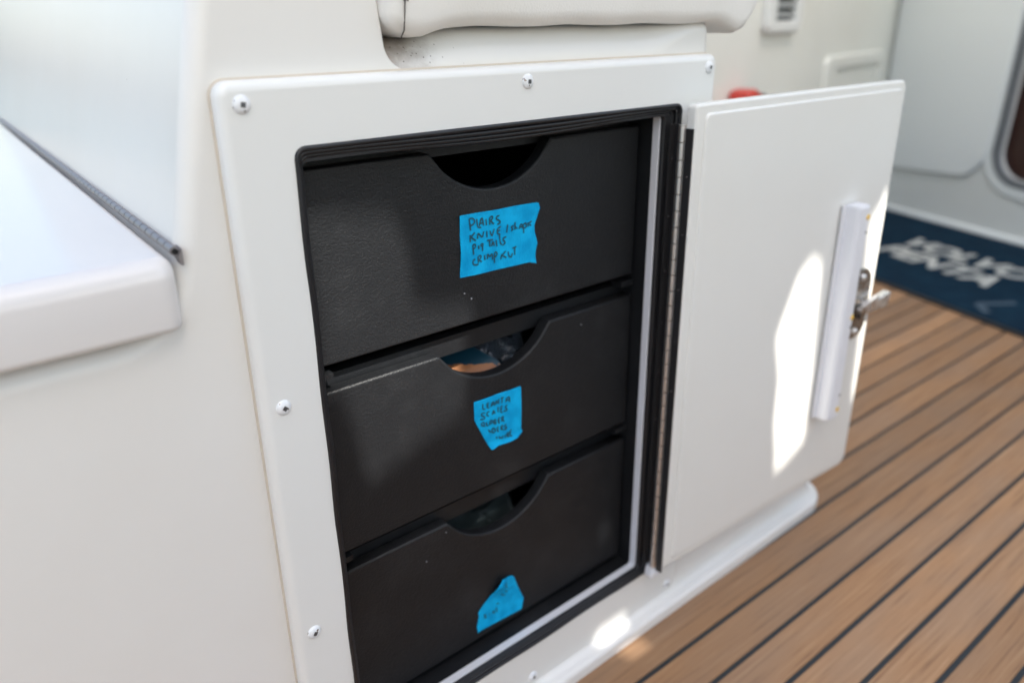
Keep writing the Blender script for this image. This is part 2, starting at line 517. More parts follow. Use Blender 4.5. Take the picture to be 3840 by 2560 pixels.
def sea():
    m, t, b = nodes("sea water")
    b.inputs["Base Color"].default_value = (0.02, 0.07, 0.09, 1); b.inputs["Roughness"].default_value = 0.15
    n = N(t, "ShaderNodeTexNoise", Scale=0.8, Detail=5.0); t.links.new(objco(t), n.inputs["Vector"])
    bump(t, b, n.outputs["Fac"], 0.6, 0.2)
    return m
M['sea'] = sea()
M['shade_sheet'] = plain("white shade sheet", (0.74, 0.74, 0.73), 0.4, bumpy=(20, 0.05, 0.01))

DECK = -0.655
TAPE1=([(0.1892,-0.1407),(0.2216,-0.1415),(0.2479,-0.1417),(0.2685,-0.1419),(0.2723,-0.1425),(0.2741,-0.147),(0.272,-0.1525),(0.2706,-0.1565),(0.2684,-0.1615),(0.2684,-0.1674),(0.2713,-0.1777),(0.2698,-0.184),(0.2695,-0.19),(0.2702,-0.1956),(0.2626,-0.1933),(0.2403,-0.1926),(0.2136,-0.1922),(0.1877,-0.1916),(0.1891,-0.1712),(0.1893,-0.1537)],[[(0.1983,-0.1443),(0.199,-0.1498),(0.1994,-0.1547)],[(0.1982,-0.1448),(0.202,-0.1444),(0.2043,-0.1468),(0.203,-0.1495),(0.1992,-0.1504)],[(0.206,-0.1455),(0.2064,-0.1506),(0.2066,-0.1531),(0.2107,-0.1533)],[(0.2079,-0.1524),(0.21,-0.1472),(0.2116,-0.1454),(0.2124,-0.1491),(0.2129,-0.1527)],[(0.2086,-0.15),(0.2127,-0.1501)],[(0.2154,-0.147),(0.2158,-0.1532)],[(0.2192,-0.1464),(0.2193,-0.1533)],[(0.2192,-0.1467),(0.2224,-0.1459),(0.2227,-0.1482),(0.2198,-0.1495),(0.2242,-0.1533)],[(0.2299,-0.1469),(0.2263,-0.147),(0.2259,-0.1493),(0.2304,-0.1513),(0.2307,-0.1534),(0.2271,-0.1538)],[(0.1987,-0.1573),(0.1987,-0.1641)],[(0.2037,-0.1562),(0.1992,-0.1596),(0.2047,-0.1637)],[(0.206,-0.1626),(0.2062,-0.1571),(0.211,-0.162),(0.2128,-0.1567)],[(0.216,-0.157),(0.2161,-0.1632)],[(0.2192,-0.1573),(0.2213,-0.1631),(0.2244,-0.1567)],[(0.2316,-0.1564),(0.2277,-0.1572),(0.2272,-0.1618),(0.2308,-0.163)],[(0.2276,-0.1595),(0.2309,-0.1593)],[(0.2383,-0.1554),(0.2371,-0.1628)],[(0.2449,-0.1578),(0.2412,-0.1583),(0.2442,-0.1606),(0.2415,-0.162)],[(0.246,-0.1546),(0.2459,-0.1619)],[(0.2459,-0.1598),(0.248,-0.1591),(0.2483,-0.1618)],[(0.2507,-0.1622),(0.2518,-0.1577),(0.2545,-0.1581),(0.2548,-0.1624)],[(0.251,-0.1602),(0.2548,-0.1603)],[(0.2555,-0.1578),(0.2561,-0.1666)],[(0.2555,-0.1583),(0.259,-0.1578),(0.2593,-0.1616),(0.2562,-0.1621)],[(0.2607,-0.1576),(0.2614,-0.1619)],[(0.2607,-0.1592),(0.2656,-0.1571)],[(0.2621,-0.1594),(0.2649,-0.1615)],[(0.2011,-0.1658),(0.2016,-0.1705),(0.2023,-0.1753)],[(0.2011,-0.1661),(0.2042,-0.1664),(0.2045,-0.169),(0.2016,-0.17)],[(0.2074,-0.1675),(0.2075,-0.1716)],[(0.2118,-0.1668),(0.2093,-0.1673),(0.2098,-0.17),(0.2118,-0.1688)],[(0.2119,-0.1665),(0.211,-0.1738)],[(0.2157,-0.1654),(0.2229,-0.1657)],[(0.2186,-0.1657),(0.2188,-0.1714)],[(0.2201,-0.1714),(0.2222,-0.1666),(0.2234,-0.1715)],[(0.2208,-0.1692),(0.2234,-0.1694)],[(0.2255,-0.1662),(0.226,-0.1725)],[(0.2292,-0.1627),(0.23,-0.1711),(0.2319,-0.1715)],[(0.2371,-0.1659),(0.2331,-0.1662),(0.2327,-0.1685),(0.2357,-0.1696),(0.2346,-0.172),(0.2313,-0.1719)],[(0.2038,-0.1789),(0.2012,-0.1787),(0.2005,-0.1821),(0.203,-0.1837),(0.2068,-0.1834)],[(0.2064,-0.1766),(0.2065,-0.1828)],[(0.2064,-0.1768),(0.2099,-0.1767),(0.2095,-0.1792),(0.2069,-0.1798),(0.2104,-0.1825)],[(0.2131,-0.1768),(0.2133,-0.1818)],[(0.2159,-0.1816),(0.216,-0.1764),(0.2185,-0.18),(0.2206,-0.1767),(0.2217,-0.1832)],[(0.2232,-0.1762),(0.2236,-0.1865)],[(0.2232,-0.1764),(0.2265,-0.1773),(0.2258,-0.1803),(0.2234,-0.1809)],[(0.2314,-0.1793),(0.2303,-0.1847)],[(0.2362,-0.1778),(0.2314,-0.1812),(0.2367,-0.1838)],[(0.2385,-0.1786),(0.2388,-0.1829),(0.2418,-0.1848),(0.2432,-0.1808)],[(0.243,-0.1773),(0.2484,-0.1764)],[(0.246,-0.177),(0.2456,-0.1837)]])
TAPE2=([(0.1974,-0.3068),(0.2189,-0.3074),(0.2412,-0.308),(0.2509,-0.3082),(0.2521,-0.3096),(0.2522,-0.3306),(0.2517,-0.3518),(0.2531,-0.3556),(0.2468,-0.3594),(0.238,-0.3599),(0.2231,-0.3588),(0.2169,-0.3606),(0.2144,-0.3599),(0.2068,-0.3448),(0.1975,-0.3251)],[[(0.2066,-0.3108),(0.2064,-0.3166),(0.2093,-0.3169)],[(0.2114,-0.3115),(0.2112,-0.3166),(0.2142,-0.3172)],[(0.2114,-0.312),(0.2141,-0.3122)],[(0.2113,-0.3143),(0.2138,-0.3144)],[(0.2156,-0.3174),(0.2171,-0.3129),(0.2193,-0.3132),(0.22,-0.3177)],[(0.2162,-0.3152),(0.2195,-0.3156)],[(0.2214,-0.3172),(0.2218,-0.3126),(0.225,-0.3175),(0.2254,-0.3119)],[(0.227,-0.3125),(0.2315,-0.3127)],[(0.229,-0.3126),(0.2289,-0.3183)],[(0.2333,-0.3189),(0.2337,-0.3147),(0.2374,-0.314),(0.2376,-0.32)],[(0.2337,-0.3168),(0.2373,-0.3173)],[(0.2092,-0.3207),(0.2049,-0.3201),(0.2048,-0.3225),(0.2088,-0.3246),(0.2082,-0.3268),(0.2031,-0.3257)],[(0.2141,-0.3207),(0.2108,-0.3212),(0.2105,-0.3235),(0.2134,-0.3255)],[(0.2167,-0.3257),(0.2185,-0.321),(0.2206,-0.3258)],[(0.2176,-0.3238),(0.2203,-0.3243)],[(0.2241,-0.3196),(0.2236,-0.3257)],[(0.2271,-0.3206),(0.227,-0.3268),(0.2301,-0.3269)],[(0.2271,-0.3211),(0.2302,-0.3212)],[(0.2271,-0.3235),(0.2296,-0.3238)],[(0.2355,-0.3222),(0.2324,-0.3224),(0.2327,-0.3244),(0.2352,-0.3258),(0.2343,-0.3274),(0.2301,-0.3264)],[(0.2051,-0.329),(0.2045,-0.3317),(0.2072,-0.3338),(0.2084,-0.3304),(0.2057,-0.3292)],[(0.2072,-0.3328),(0.2088,-0.3349)],[(0.2103,-0.3301),(0.2104,-0.3345),(0.2126,-0.3346)],[(0.2137,-0.3352),(0.2144,-0.3301),(0.2171,-0.3311),(0.2168,-0.3339),(0.2146,-0.3333)],[(0.2185,-0.3306),(0.2187,-0.3357),(0.2214,-0.336),(0.2209,-0.3339),(0.2187,-0.3334)],[(0.2185,-0.3309),(0.221,-0.3313),(0.2209,-0.3339)],[(0.2238,-0.331),(0.2239,-0.3364),(0.2262,-0.3365)],[(0.2238,-0.3313),(0.2263,-0.3314)],[(0.2237,-0.3334),(0.226,-0.3337)],[(0.2277,-0.3314),(0.2282,-0.3365)],[(0.2277,-0.3314),(0.2305,-0.3319),(0.2302,-0.334),(0.2282,-0.334),(0.2316,-0.3374)],[(0.2119,-0.3389),(0.2157,-0.3432)],[(0.2164,-0.3386),(0.2168,-0.3441),(0.2196,-0.3441),(0.2202,-0.3409),(0.2166,-0.3387)],[(0.2222,-0.3397),(0.2223,-0.3444),(0.2246,-0.3445)],[(0.2222,-0.3399),(0.2247,-0.3401)],[(0.2224,-0.3422),(0.2244,-0.3424)],[(0.2264,-0.3397),(0.2269,-0.3448)],[(0.2264,-0.34),(0.2292,-0.3403),(0.2289,-0.3426),(0.2269,-0.3426),(0.23,-0.3455)],[(0.2338,-0.3409),(0.2309,-0.3409),(0.2312,-0.3429),(0.2343,-0.344),(0.2331,-0.3458),(0.2303,-0.3451)],[(0.2214,-0.3487),(0.2216,-0.3522)],[(0.2242,-0.3493),(0.225,-0.3533),(0.2267,-0.3512),(0.2281,-0.3539),(0.229,-0.3503)],[(0.2313,-0.3504),(0.2318,-0.3546)],[(0.2336,-0.3497),(0.2341,-0.3549)],[(0.2336,-0.35),(0.2362,-0.3502),(0.2358,-0.3526),(0.2341,-0.3527),(0.237,-0.3552)],[(0.24,-0.3486),(0.2376,-0.3487),(0.2375,-0.3547),(0.2404,-0.355)],[(0.2376,-0.3512),(0.2399,-0.3516)]])
TAPE3=([(0.2223,-0.5077),(0.2355,-0.5113),(0.2392,-0.5141),(0.2454,-0.5308),(0.2533,-0.55),(0.2505,-0.5623),(0.2495,-0.5626),(0.2245,-0.5607),(0.1998,-0.5593),(0.1955,-0.5592),(0.1931,-0.5604),(0.1919,-0.5516),(0.195,-0.5398),(0.194,-0.5357),(0.202,-0.528),(0.2106,-0.5212)],[[(0.201,-0.5403),(0.202,-0.5469)],[(0.201,-0.5409),(0.2039,-0.5438),(0.2021,-0.5445),(0.2044,-0.5471)],[(0.2063,-0.5435),(0.2087,-0.5448)],[(0.2112,-0.5462),(0.2125,-0.5422),(0.2148,-0.5478)],[(0.2118,-0.5442),(0.214,-0.5452)],[(0.2156,-0.5416),(0.2173,-0.5474)],[(0.2156,-0.5416),(0.2181,-0.5413)],[(0.2161,-0.5443),(0.2186,-0.5446)],[(0.2157,-0.5369),(0.22,-0.537),(0.22,-0.5388)],[(0.2255,-0.5158),(0.2298,-0.5176),(0.2272,-0.5197),(0.2303,-0.5232)],[(0.2234,-0.527),(0.2245,-0.5306),(0.2289,-0.5319)],[(0.2265,-0.5252),(0.2296,-0.5269),(0.2295,-0.5304)]])
SUNNY=[[(0.6171,-0.046,-0.2365),(0.5958,-0.046,-0.2518),(0.5871,-0.046,-0.272),(0.5675,-0.046,-0.315),(0.5837,-0.046,-0.3698),(0.5858,-0.046,-0.4305),(0.5968,-0.046,-0.4769),(0.5993,-0.046,-0.5026),(0.6199,-0.046,-0.497),(0.6562,-0.046,-0.481),(0.6516,-0.046,-0.4424),(0.6506,-0.046,-0.3922),(0.6418,-0.046,-0.2897),(0.6378,-0.046,-0.2466)],[(0.7556,-0.05,-0.1822),(0.768,-0.05,-0.1978),(0.7697,-0.05,-0.24),(0.769,-0.05,-0.2868),(0.7665,-0.05,-0.4038),(0.767,-0.05,-0.4629),(0.7551,-0.05,-0.4563),(0.75,-0.05,-0.3843),(0.7371,-0.05,-0.2818),(0.7314,-0.05,-0.2388),(0.7305,-0.05,-0.2133),(0.744,-0.05,-0.2034)],[(0.3309,-0.002,-0.6228),(0.381,-0.002,-0.6224),(0.38,-0.002,-0.641),(0.3339,-0.002,-0.6435)],[(0.0554,0.03,-0.1171),(0.1276,0.03,-0.1265),(0.1395,0.03,-0.156),(0.142,0.03,-0.2036),(0.1953,0.03,-0.2118),(0.2015,0.03,-0.2295),(0.1848,0.03,-0.3159),(0.1488,0.03,-0.3261),(0.111,0.03,-0.3384),(0.0897,0.03,-0.346),(0.0811,0.03,-0.2911),(0.0749,0.03,-0.2591),(0.0593,0.03,-0.2522),(0.0607,0.03,-0.1648)],[(0.2237,0.04,-0.4054),(0.2566,0.04,-0.402),(0.2593,0.04,-0.4115),(0.2288,0.04,-0.4148)],[(0.3643,0.03,-0.5188),(0.3779,0.03,-0.5108),(0.3827,0.03,-0.5363),(0.3685,0.03,-0.5353)],[(0.3525,-0.0167,-0.655),(0.3876,-0.0182,-0.655),(0.3946,-0.0299,-0.655),(0.3576,-0.0286,-0.655)]]
FLECKS=[(0.1919,-0.2058),(0.1989,-0.2119),(0.1616,-0.4257),(0.1389,-0.4461),(0.1388,-0.2258),(0.3294,-0.2683)]
# ================================================================== SETTING
# --- water to the horizon
mb = MB(); mb.add([(-900,-900,-1.75),(900,-900,-1.75),(900,900,-1.75),(-900,900,-1.75)], [(0,1,2,3)], False)
tag(mb.obj("water", M['sea']), kind='structure')

# --- deck: black caulk bed with teak planks laid on it
mb = MB(); mb.box((-1.6, -3.2, DECK-0.04), (3.3, 1.6, DECK-0.0025))
deck = mb.obj("deck", M['caulk']); tag(deck, kind='structure')
PITCH = 0.0512; SEAM = 0.0062; SL = -0.0223
NOR = math.cos(math.atan(SL)); ANG = math.atan(SL)
plank_me = None
y_first = -0.0502          # centre of the first seam at x = 0
for k in range(-24, 16):
    yc = y_first + PITCH*k + PITCH/2
    if plank_me is None:
        b_ = MB(); w = (PITCH-SEAM)/2
        b_.plate([rounded(rect(-1.5, -w, 3.2, w), 0.002, 2)], 0.0, -0.0048, 0.0012,
                 lambda a, b, d: (a, b, d), seg=2, back=False)
        plank_me = b_.mesh("plank"); plank_me.materials.append(M['teak'])
    o = bpy.data.objects.new("plank", plank_me); COL.objects.link(o); o.parent = deck
    o.location = (0, yc, DECK); o.rotation_euler = (0, 0, ANG)

# --- unseen sheet added overhead to block sun; holes shaped for sun patches
RZ = 4.5
def up_to_sheet(p):
    p = Vector(p); t = (RZ - p.z)/TO_SUN.z
    q = p + TO_SUN*t; return (q.x, q.y)
def area(lp): return sum(lp[i-1][0]*lp[i][1]-lp[i][0]*lp[i-1][1] for i in range(len(lp)))/2
holes = []
for poly in SUNNY:
    h = [up_to_sheet(p) for p in poly]
    if area(h) > 0: h = cw(h)
    holes.append(rounded(h, 0.004, 2))
mb = MB()
mb.plate([[(-3.0, -15.0), (3.0, -15.0), (3.0, -2.35), (-0.75, -2.35), (-0.75, -4.0), (-3.0, -4.0)]] + holes, RZ+0.002, RZ-0.002, 0, lambda a, b, d: (a, b, d))
tag(mb.obj("shade_sheet", M['shade_sheet']), kind='structure')

# --- bulwark added unseen behind the camera to cut low skylight
mb = MB()
bw = [(-1.92, DECK), (-1.90, -0.10), (-1.86, 0.03), (-1.80, 0.06), (-1.80, 0.10), (-2.2, 0.10), (-2.2, DECK)]
V = [(x, y, z) for x in (-2.2, 0.5, 3.3) for y, z in bw]; m = len(bw)
mb.add(V, [(i*m+j, (i+1)*m+j, (i+1)*m+(j+1) % m, i*m+(j+1) % m) for i in range(2) for j in range(m)], False)
tag(mb.obj("sky_blocker", M['trimw']), kind='structure')

# ================================================================== BACKGROUND
BA = Vector((2.7155, 0.794, 0)); BT = Vector((-0.3538, -0.9353, 0)); BN = Vector((0.9353, -0.3538, 0))   # bulkhead: along, into it
def BUL(a, b, d):                       # a along, b height, d depth into the wall
    p = BA + BT*a + BN*d; return (p.x, p.y, b)
WC = Vector((2.7554, 0.8997, 0)); WD = Vector((0.983, 0.184, 0)); WN = Vector((-0.184, 0.983, 0))
def WAL(a, b, d):
    p = WC + WD*a + WN*d; return (p.x, p.y, b)

# cabin side wall
mb = MB(); mb.plate([rect(-2.2, DECK, 0.35, 1.1)], 0, 0.05, 0, WAL)
wall = empty("cabin_side_wall", WAL(-1.0, DECK, 0), "pale cream cabin side wall behind the open locker door, carrying a louvred vent", "wall")
mb.obj("wall_panel", M['wall'], wall)

# vent
vent = empty("air_vent", WAL(-1.09, -0.04, -0.02), "white louvred air vent mounted high on the cream cabin side wall", "vent")
mb = MB(); mb.plate([rounded(rect(-1.195, -0.036, -0.975, 0.30), 0.025), cw(rounded(rect(-1.15, -0.006, -1.02, 0.27), 0.008))], -0.022, -0.001, [0.010, 0.004], WAL)
mb.obj("vent_frame", M['trimw'], vent)
mb = MB(); mb.plate([rect(-1.151, -0.007, -1.019, 0.271)], -0.004, -0.002, 0, WAL)
mb.obj("vent_back", M['ventdark'], vent)
slat_me = None
for k in range(12):
    b_ = MB(); z = 0.004 + k*0.0225
    b_.add([WAL(-1.15, z, -0.017), WAL(-1.02, z, -0.017), WAL(-1.02, z+0.013, -0.006), WAL(-1.15, z+0.013, -0.006),
            WAL(-1.15, z-0.003, -0.016), WAL(-1.02, z-0.003, -0.016), WAL(-1.02, z+0.010, -0.005), WAL(-1.15, z+0.010, -0.005)],
           [(0,1,2,3), (7,6,5,4), (0,4,5,1), (2,6,7,3), (1,5,6,2), (0,3,7,4)], False)
    b_.obj("slat", M['slat'], vent)

# small access hatch
hat = empty("access_hatch", WAL(-0.45, -0.5, -0.012), "small cream access hatch with raised rim low on the cabin side wall", "hatch")
mb = MB(); mb.plate([rounded(rect(-0.71, -0.52, -0.13, -0.103), 0.03), cw(rounded(rect(-0.63, -0.46, -0.19, -0.142), 0.012))], -0.014, -0.001, [0.009, 0.005], WAL)
mb.obj("hatch_rim", M['wall'], hat)
mb = MB(); mb.plate([rounded(rect(-0.61, -0.45, -0.205, -0.155), 0.012)], -0.007, -0.001, 0.003, WAL)
mb.obj("hatch_panel", M['wall'], hat)

# red and dark thing seen over the door top
rp = WAL(-1.28, -0.40, -0.03)
red = empty("life_jacket_pouch", rp, "red and dark grey pouch just peeking over the top edge of the open door", "pouch")
def WAL2(a, b, d): return WAL(a, b, d)
mb = MB(); mb.plate([rounded([(-1.375,-0.40),(-1.262,-0.40),(-1.258,-0.168),(-1.300,-0.150),(-1.345,-0.154)], 0.012)], -0.055, -0.004, 0.010, WAL, rb=0.004)
mb.obj("pouch_body", M['red'], red)
mb = MB(); mb.plate([rounded([(-1.2575,-0.40),(-1.17,-0.40),(-1.178,-0.180),(-1.2555,-0.160)], 0.010)], -0.052, -0.005, 0.010, WAL, rb=0.004)
mb.obj("pouch_flap", M['slate'], red)

# bulkhead with door panel and window
bul = empty("cabin_bulkhead", BUL(0.4, DECK, 0), "grey white cabin bulkhead with a rounded panel and dark window, behind the blue mat", "bulkhead")
winl = rounded([(0.383,-0.463),(1.10,-0.50),(1.10,0.60),(0.415,0.60)], [0.085, 0.05, 0.05, 0.05], 10)
mb = MB(); mb.plate([rect(-0.35, DECK, 1.5, 1.1), cw(winl)], 0, 0.05, [0, 0.004], BUL)
mb.obj("wall_panel", M['bulk'], bul)
mb = MB()
mb.tube([BUL(a, DECK+0.006, -0.004) for a in (-0.3, 0.2, 0.7, 1.4)], 0.016, 10)
mb.obj("base_moulding", M['trimw'], bul)
mb = MB(); mb.plate([rounded([(-0.095,-0.5045),(0.348,-0.483),(0.372,-0.065),(0.392,0.60),(-0.095,0.60)], [0.01, 0.115, 0, 0.05, 0.05], 10)], -0.016, -0.002, 0.008, BUL)
mb.obj("door_panel", M['trimw'], bul)
outer = inset(winl, -0.02)
mb = MB(); mb.plate([outer, cw(winl)], -0.014, 0.004, [0.006, 0.004], BUL)
wn = mb.obj("window", M['gasketgrey'], bul); wn["label"] = "dark brown window with a grey gasket"
mb = MB(); mb.plate([inset(winl, -0.055), cw(inset(winl, -0.021))], -0.010, -0.001, [0.008, 0.002], BUL)
mb.obj("window_trim", M['trimw'], wn)
mb = MB(); mb.plate([inset(winl, -0.001)], 0.02, 0.024, 0, BUL)
mb.obj("window_pane", M['brown'], wn)

# mat
def MATP(a, b, z=0.0):                  # a along the bulkhead, b away from it towards the camera
    p = BA + BT*a - BN*b; return (p.x, p.y, DECK + z)
mt = empty("floor_mat", MATP(0.4, 0.33), "navy blue floor mat with pale lettering lying against the bulkhead", "mat")
mb = MB(); mb.plate([rounded(rect(-0.16, 0.014, 1.15, 0.672), 0.012)], 0.006, 0.001, 0.002, MATP)
mb.obj("mat_edge", M['matedge'], mt)
mb = MB(); mb.plate([rounded(rect(-0.148, 0.026, 1.138, 0.656), 0.008)], 0.009, 0.0045, 0.002, MATP)
mb.obj("mat_field", M['navy'], mt)
def mat_text(body, p0, size, sx):
    cu = bpy.data.curves.new("text", 'FONT'); cu.body = body; cu.size = size; cu.extrude = 0.0006; cu.space_character = 1.02
    cu.offset = 0.0045
    to = bpy.data.objects.new("tmp", cu); COL.objects.link(to)
    dg = bpy.context.evaluated_depsgraph_get()
    me = bpy.data.meshes.new_from_object(to.evaluated_get(dg))
    bpy.data.objects.remove(to)
    for v in me.vertices:
        q = Vector(p0) + BT*(v.co.x*sx) + BN*v.co.y
        v.co = (q.x, q.y, DECK + 0.0105 + v.co.z)
    return put("lettering", me, M['matwhite'], mt)
mat_text("VOLVO", (2.266, 0.562, 0), 0.132, 0.95)
mat_text("PENTA", (2.138, 0.576, 0), 0.132, 0.95)
mb = MB()
for st in ([(1.9196,0.1138),(1.885,0.140),(1.8455,0.1717)], [(1.8455,0.1717),(1.822,0.152),(1.797,0.133)]):
    mb.tube([(x, y, DECK+0.0086) for x, y in st], [0.012]*3, 6)
for i, v in enumerate(mb.v): mb.v[i] = (v[0], v[1], DECK+0.0086+(v[2]-DECK-0.0086)*0.12)
mb.obj("scuff", M['scuff'], mt)

# ================================================================== CABINET MODULE
YS = 0.012                                     # front of the moulding
cab = empty("bench_module", (0.2, 0.2, DECK), "cream fibreglass bench module that holds the black drawers and the seat", "bench")
def shear(a, b, d): return (a + 0.067*max(0, d-YS), d, b)
xo = lambda z: -0.006 + 0.214*z
# left block: corner line, concave fillet round the lid recess, then face under the lid
corner = [(xo(0.32), 0.32), (xo(0.1), 0.1), (xo(-0.05), -0.05)]
f0 = Vector((xo(-0.135), -0.135)); f1 = Vector((xo(-0.1722), -0.1722)); f2 = Vector((-0.078, -0.1730))
fil = []
for k in range(11):
    t = k/10; q = f0*(1-t)**2 + f1*(2*t*(1-t)) + f2*t*t; fil.append((q.x, q.y))
notch = []
for k in range(9):                             # fillet at the foot of the cushion notch
    a = math.pi*(1.0 + 0.5*k/8)
    notch.append((0.1385 + 0.0185*math.cos(a), -0.0105 + 0.0185*math.sin(a)))
block = [(0.098, 0.32)] + corner + fil + [(-0.4, -0.1738), (-0.9, -0.1740), (-0.9, DECK-0.002), (0.03, DECK-0.002), (0.03, -0.06), (0.17, -0.06), (0.17, -0.0315)] \
        + list(reversed(notch)) + [(0.1165, 0.02), (0.110, 0.1)]
if area(block) < 0: block = cw(block)
def rblk(p):                                    # wide roll on the lid side, crisp edge round the notch
    if p[0] < 0.02 and p[1] > -0.3: return 0.012
    if p[1] < -0.0312: return 0.0005
    return 0.0024
mb = MB(); mb.plate([block], YS-0.0006, 1.0, rblk, shear, seg=8)
mb.obj("side_block", M['gel'], cab)

# seat part: C shape round the opening, generous roll at its top
tops = [(0.453-0.005*i, -0.0005) for i in range(78)]
seat = rounded([(0.020, DECK-0.002), (0.512, DECK-0.002), (0.4735, -0.0005)] + tops + [(0.060, -0.0005), (0.060, -0.052), (0.432, -0.052), (0.432, -0.600), (0.020, -0.600)],
               [0, 0, 0.018] + [0]*78 + [0, 0, 0.002, 0.002, 0], 10)
def rseat(p):
    if p[0] > 0.4535: return 0.011
    if p[1] > -0.02:
        t = max(0.0, min(1.0, (0.4535-p[0])/0.07)); return 0.011 + 0.019*t*t*(3-2*t)
    return 0.001
def SEAT(a, b, d):                              # the roll is scooped deeper beside the block
    s = 1.0 + 1.9*math.exp(-((max(a, 0.12)-0.12)/0.038)**2) if b > -0.06 else 1.0
    return (a, YS + min((d-YS)*s, 0.75), b)
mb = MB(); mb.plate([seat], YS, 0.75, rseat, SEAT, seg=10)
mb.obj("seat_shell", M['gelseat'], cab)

# toe moulding along the deck, running on past the bench end and round it
pth = [(x, 0.004, 0, -1) for x in (-0.05, 0.1, 0.25, 0.4, 0.44, 0.446, 0.6, 0.7, 0.765)]
for k in range(1, 13):
    a = math.pi/2*k/12; pth.append((0.765+0.036*math.sin(a), 0.040-0.036*math.cos(a), math.sin(a), -math.cos(a)))
pth += [(0.801, 0.10, 1, 0), (0.801, 0.4, 1, 0)]
prof = [(-0.030, -0.575), (-0.022, -0.575)] + [(-0.012*(1-math.sin(math.pi/2*k/5)), -0.587+0.012*math.cos(math.pi/2*k/5)) for k in range(6)]
prof += [(0, -0.60), (0, -0.615)]
for k in range(11):
    a = math.pi/2*k/10; prof.append((0.0125*(1-math.cos(a)), -0.622 - 0.018*math.sin(a)))
for k in range(1, 6):
    a = math.pi/2*k/5; prof.append((0.0125 + 0.0057*math.sin(a), -0.640 - 0.0057*(1-math.cos(a))))
prof += [(0.0182, DECK-0.004)]
V = [(x+nx*o_, y+ny*o_, min(z, -0.6085) if x < 0.445 else z) for x, y, nx, ny in pth for o_, z in prof]; m = len(prof)
mb = MB(); mb.add(V, [(i*m+j, (i+1)*m+j, (i+1)*m+j+1, i*m+j+1) for i in range(len(pth)-1) for j in range(m-1)], True)
mb.box((0.447, 0.033, DECK), (0.772, 0.4, -0.576))
mb.obj("toe_moulding", M['gel'], cab)

# ------------------------------------------------------------------ seat cushion
cu = rbox((0.1180, 0.0010, -0.0030), (0.532, 0.46, 0.135), 0.0105, 5, (40, 12, 10))
for i, v in enumerate(cu.v):
    x, y, z = v
    lowness = max(0, 1-(z+0.0035)/0.05)
    if y < 0.08:
        z -= 0.0062*math.exp(-((x-0.1415)/0.016)**2)*lowness
        z -= 0.010*math.exp(-((x-0.507)/0.022)**2)*lowness
        z += 0.0012*math.sin(x*70)*lowness*0.5
        if x > 0.498: z += 0.030*((x-0.498)/0.034)**2.4*lowness
        y -= 0.004*math.exp(-((z-0.055)/0.05)**2)
        crease = math.exp(-((x-0.1305)/0.0022)**2)
        y += 0.0022*crease*(1 if y < 0.010 else 0)
    cu.v[i] = (x, y, z)
cush = empty("seat_cushion", (0.32, 0.2, 0.0), "cream vinyl seat cushion with stitched side seam, on top of the bench", "cushion")
put("cushion_body", weld(cu.mesh()), M['vinyl'], cush)
mb = MB()
sp = [(0.1307, -0.0026, 0.060), (0.1305, -0.0019, 0.030), (0.1301, -0.0009, 0.014), (0.1297, -0.0004, 0.0072), (0.1305, 0.0030, -0.0045), (0.1330, 0.0110, -0.0090)]
mb.tube(sp, 0.00045, 6)
mb.obj("seam_thread", M['thread'], cush)
for z in (0.0405, 0.0315, 0.0225, 0.0135):
    b_ = MB()
    for dx in (-0.0012, 0.0012):
        b_.lathe([(0.0, -0.0004), (0.0006, -0.0002), (0.0006, 0.0006)], (0.1304+dx, -0.0026+max(0, 0.03-z)*0.07, z), (0, 1, 0), 8)
    b_.obj("stitch", M['thread'], cush)

# ------------------------------------------------------------------ locker lid on the left
plan = rounded([(-0.95, 0.0), (-0.0377, 0.0), (0.0226, 0.90), (-0.95, 0.90)], [0, 0.012, 0, 0], 8)
def rlid(p): return 0.013 if p[1] < 0.003 else (0.0022 if p[1] > 0.021 else 0.0022 + 0.0108*min(1.0, (0.021-p[1])/0.018))
mb = MB(); mb.plate([plan], -0.1245, -0.1692, rlid, lambda a, b, d: (a, b, d), seg=8, rb=0.005)
lid = mb.obj("locker_lid", M['lid'], cab); lid["label"] = "glossy white locker lid hinged at the left of the bench"
def HG(t): return Vector((-0.0345 + 0.067*t, 0.010 + t, -0.1228))
hin = MB()
a = HG(-0.003); b = HG(0.95)
hin.add([a+Vector((0.001,0,-0.0025)), b+Vector((0.001,0,-0.0025)), b+Vector((0.0034,0,0.0018)), a+Vector((0.0034,0,0.0018)),
         a+Vector((0.0022,0,-0.0085)), a+Vector((0.0035,0,-0.0085)), b+Vector((0.0035,0,-0.0085)), b+Vector((0.0022,0,-0.0085))],
        [(0,1,2,3), (0,4,7,1), (4,5,6,7), (5,3,2,6), (0,3,5,4), (1,7,6,2)], False)
hinge = hin.obj("hinge_leaf", M['hingedull'], lid)
kb = MB(); kb.tube([(0, 0.0007, 0), (0, 0.0139, 0)], 0.0028, 12); kme = kb.mesh("knuckle"); kme.materials.append(M['hingedull'])
nk = 62
for k in range(nk):
    o = bpy.data.objects.new("knuckle", kme); COL.objects.link(o); o.parent = lid
    o.matrix_parent_inverse = world_of(lid).inverted()
    o.location = HG(k*0.0146); o.rotation_euler = (0, 0, -math.atan(0.067))
b_ = MB(); b_.tube([HG(-0.0012), HG(0.0)], 0.0018, 10); b_.obj("hinge_pin", M['darksteel'], lid)

# ------------------------------------------------------------------ white drawer frame
OUT = rounded(rect(0.0, -0.637, 0.4715, -0.0295), 0.009, 8)
OPN = rounded(rect(0.0434, -0.5835, 0.4215, -0.0705), 0.0075, 8)
mb = MB(); mb.plate([OUT, cw(OPN)], 0.0, 0.0115, [0.0062, 0.0012], FRONT, seg=8)
fr = mb.obj("drawer_frame", M['pvc'], cab); fr["label"] = "white screwed-on plastic frame round the drawers"
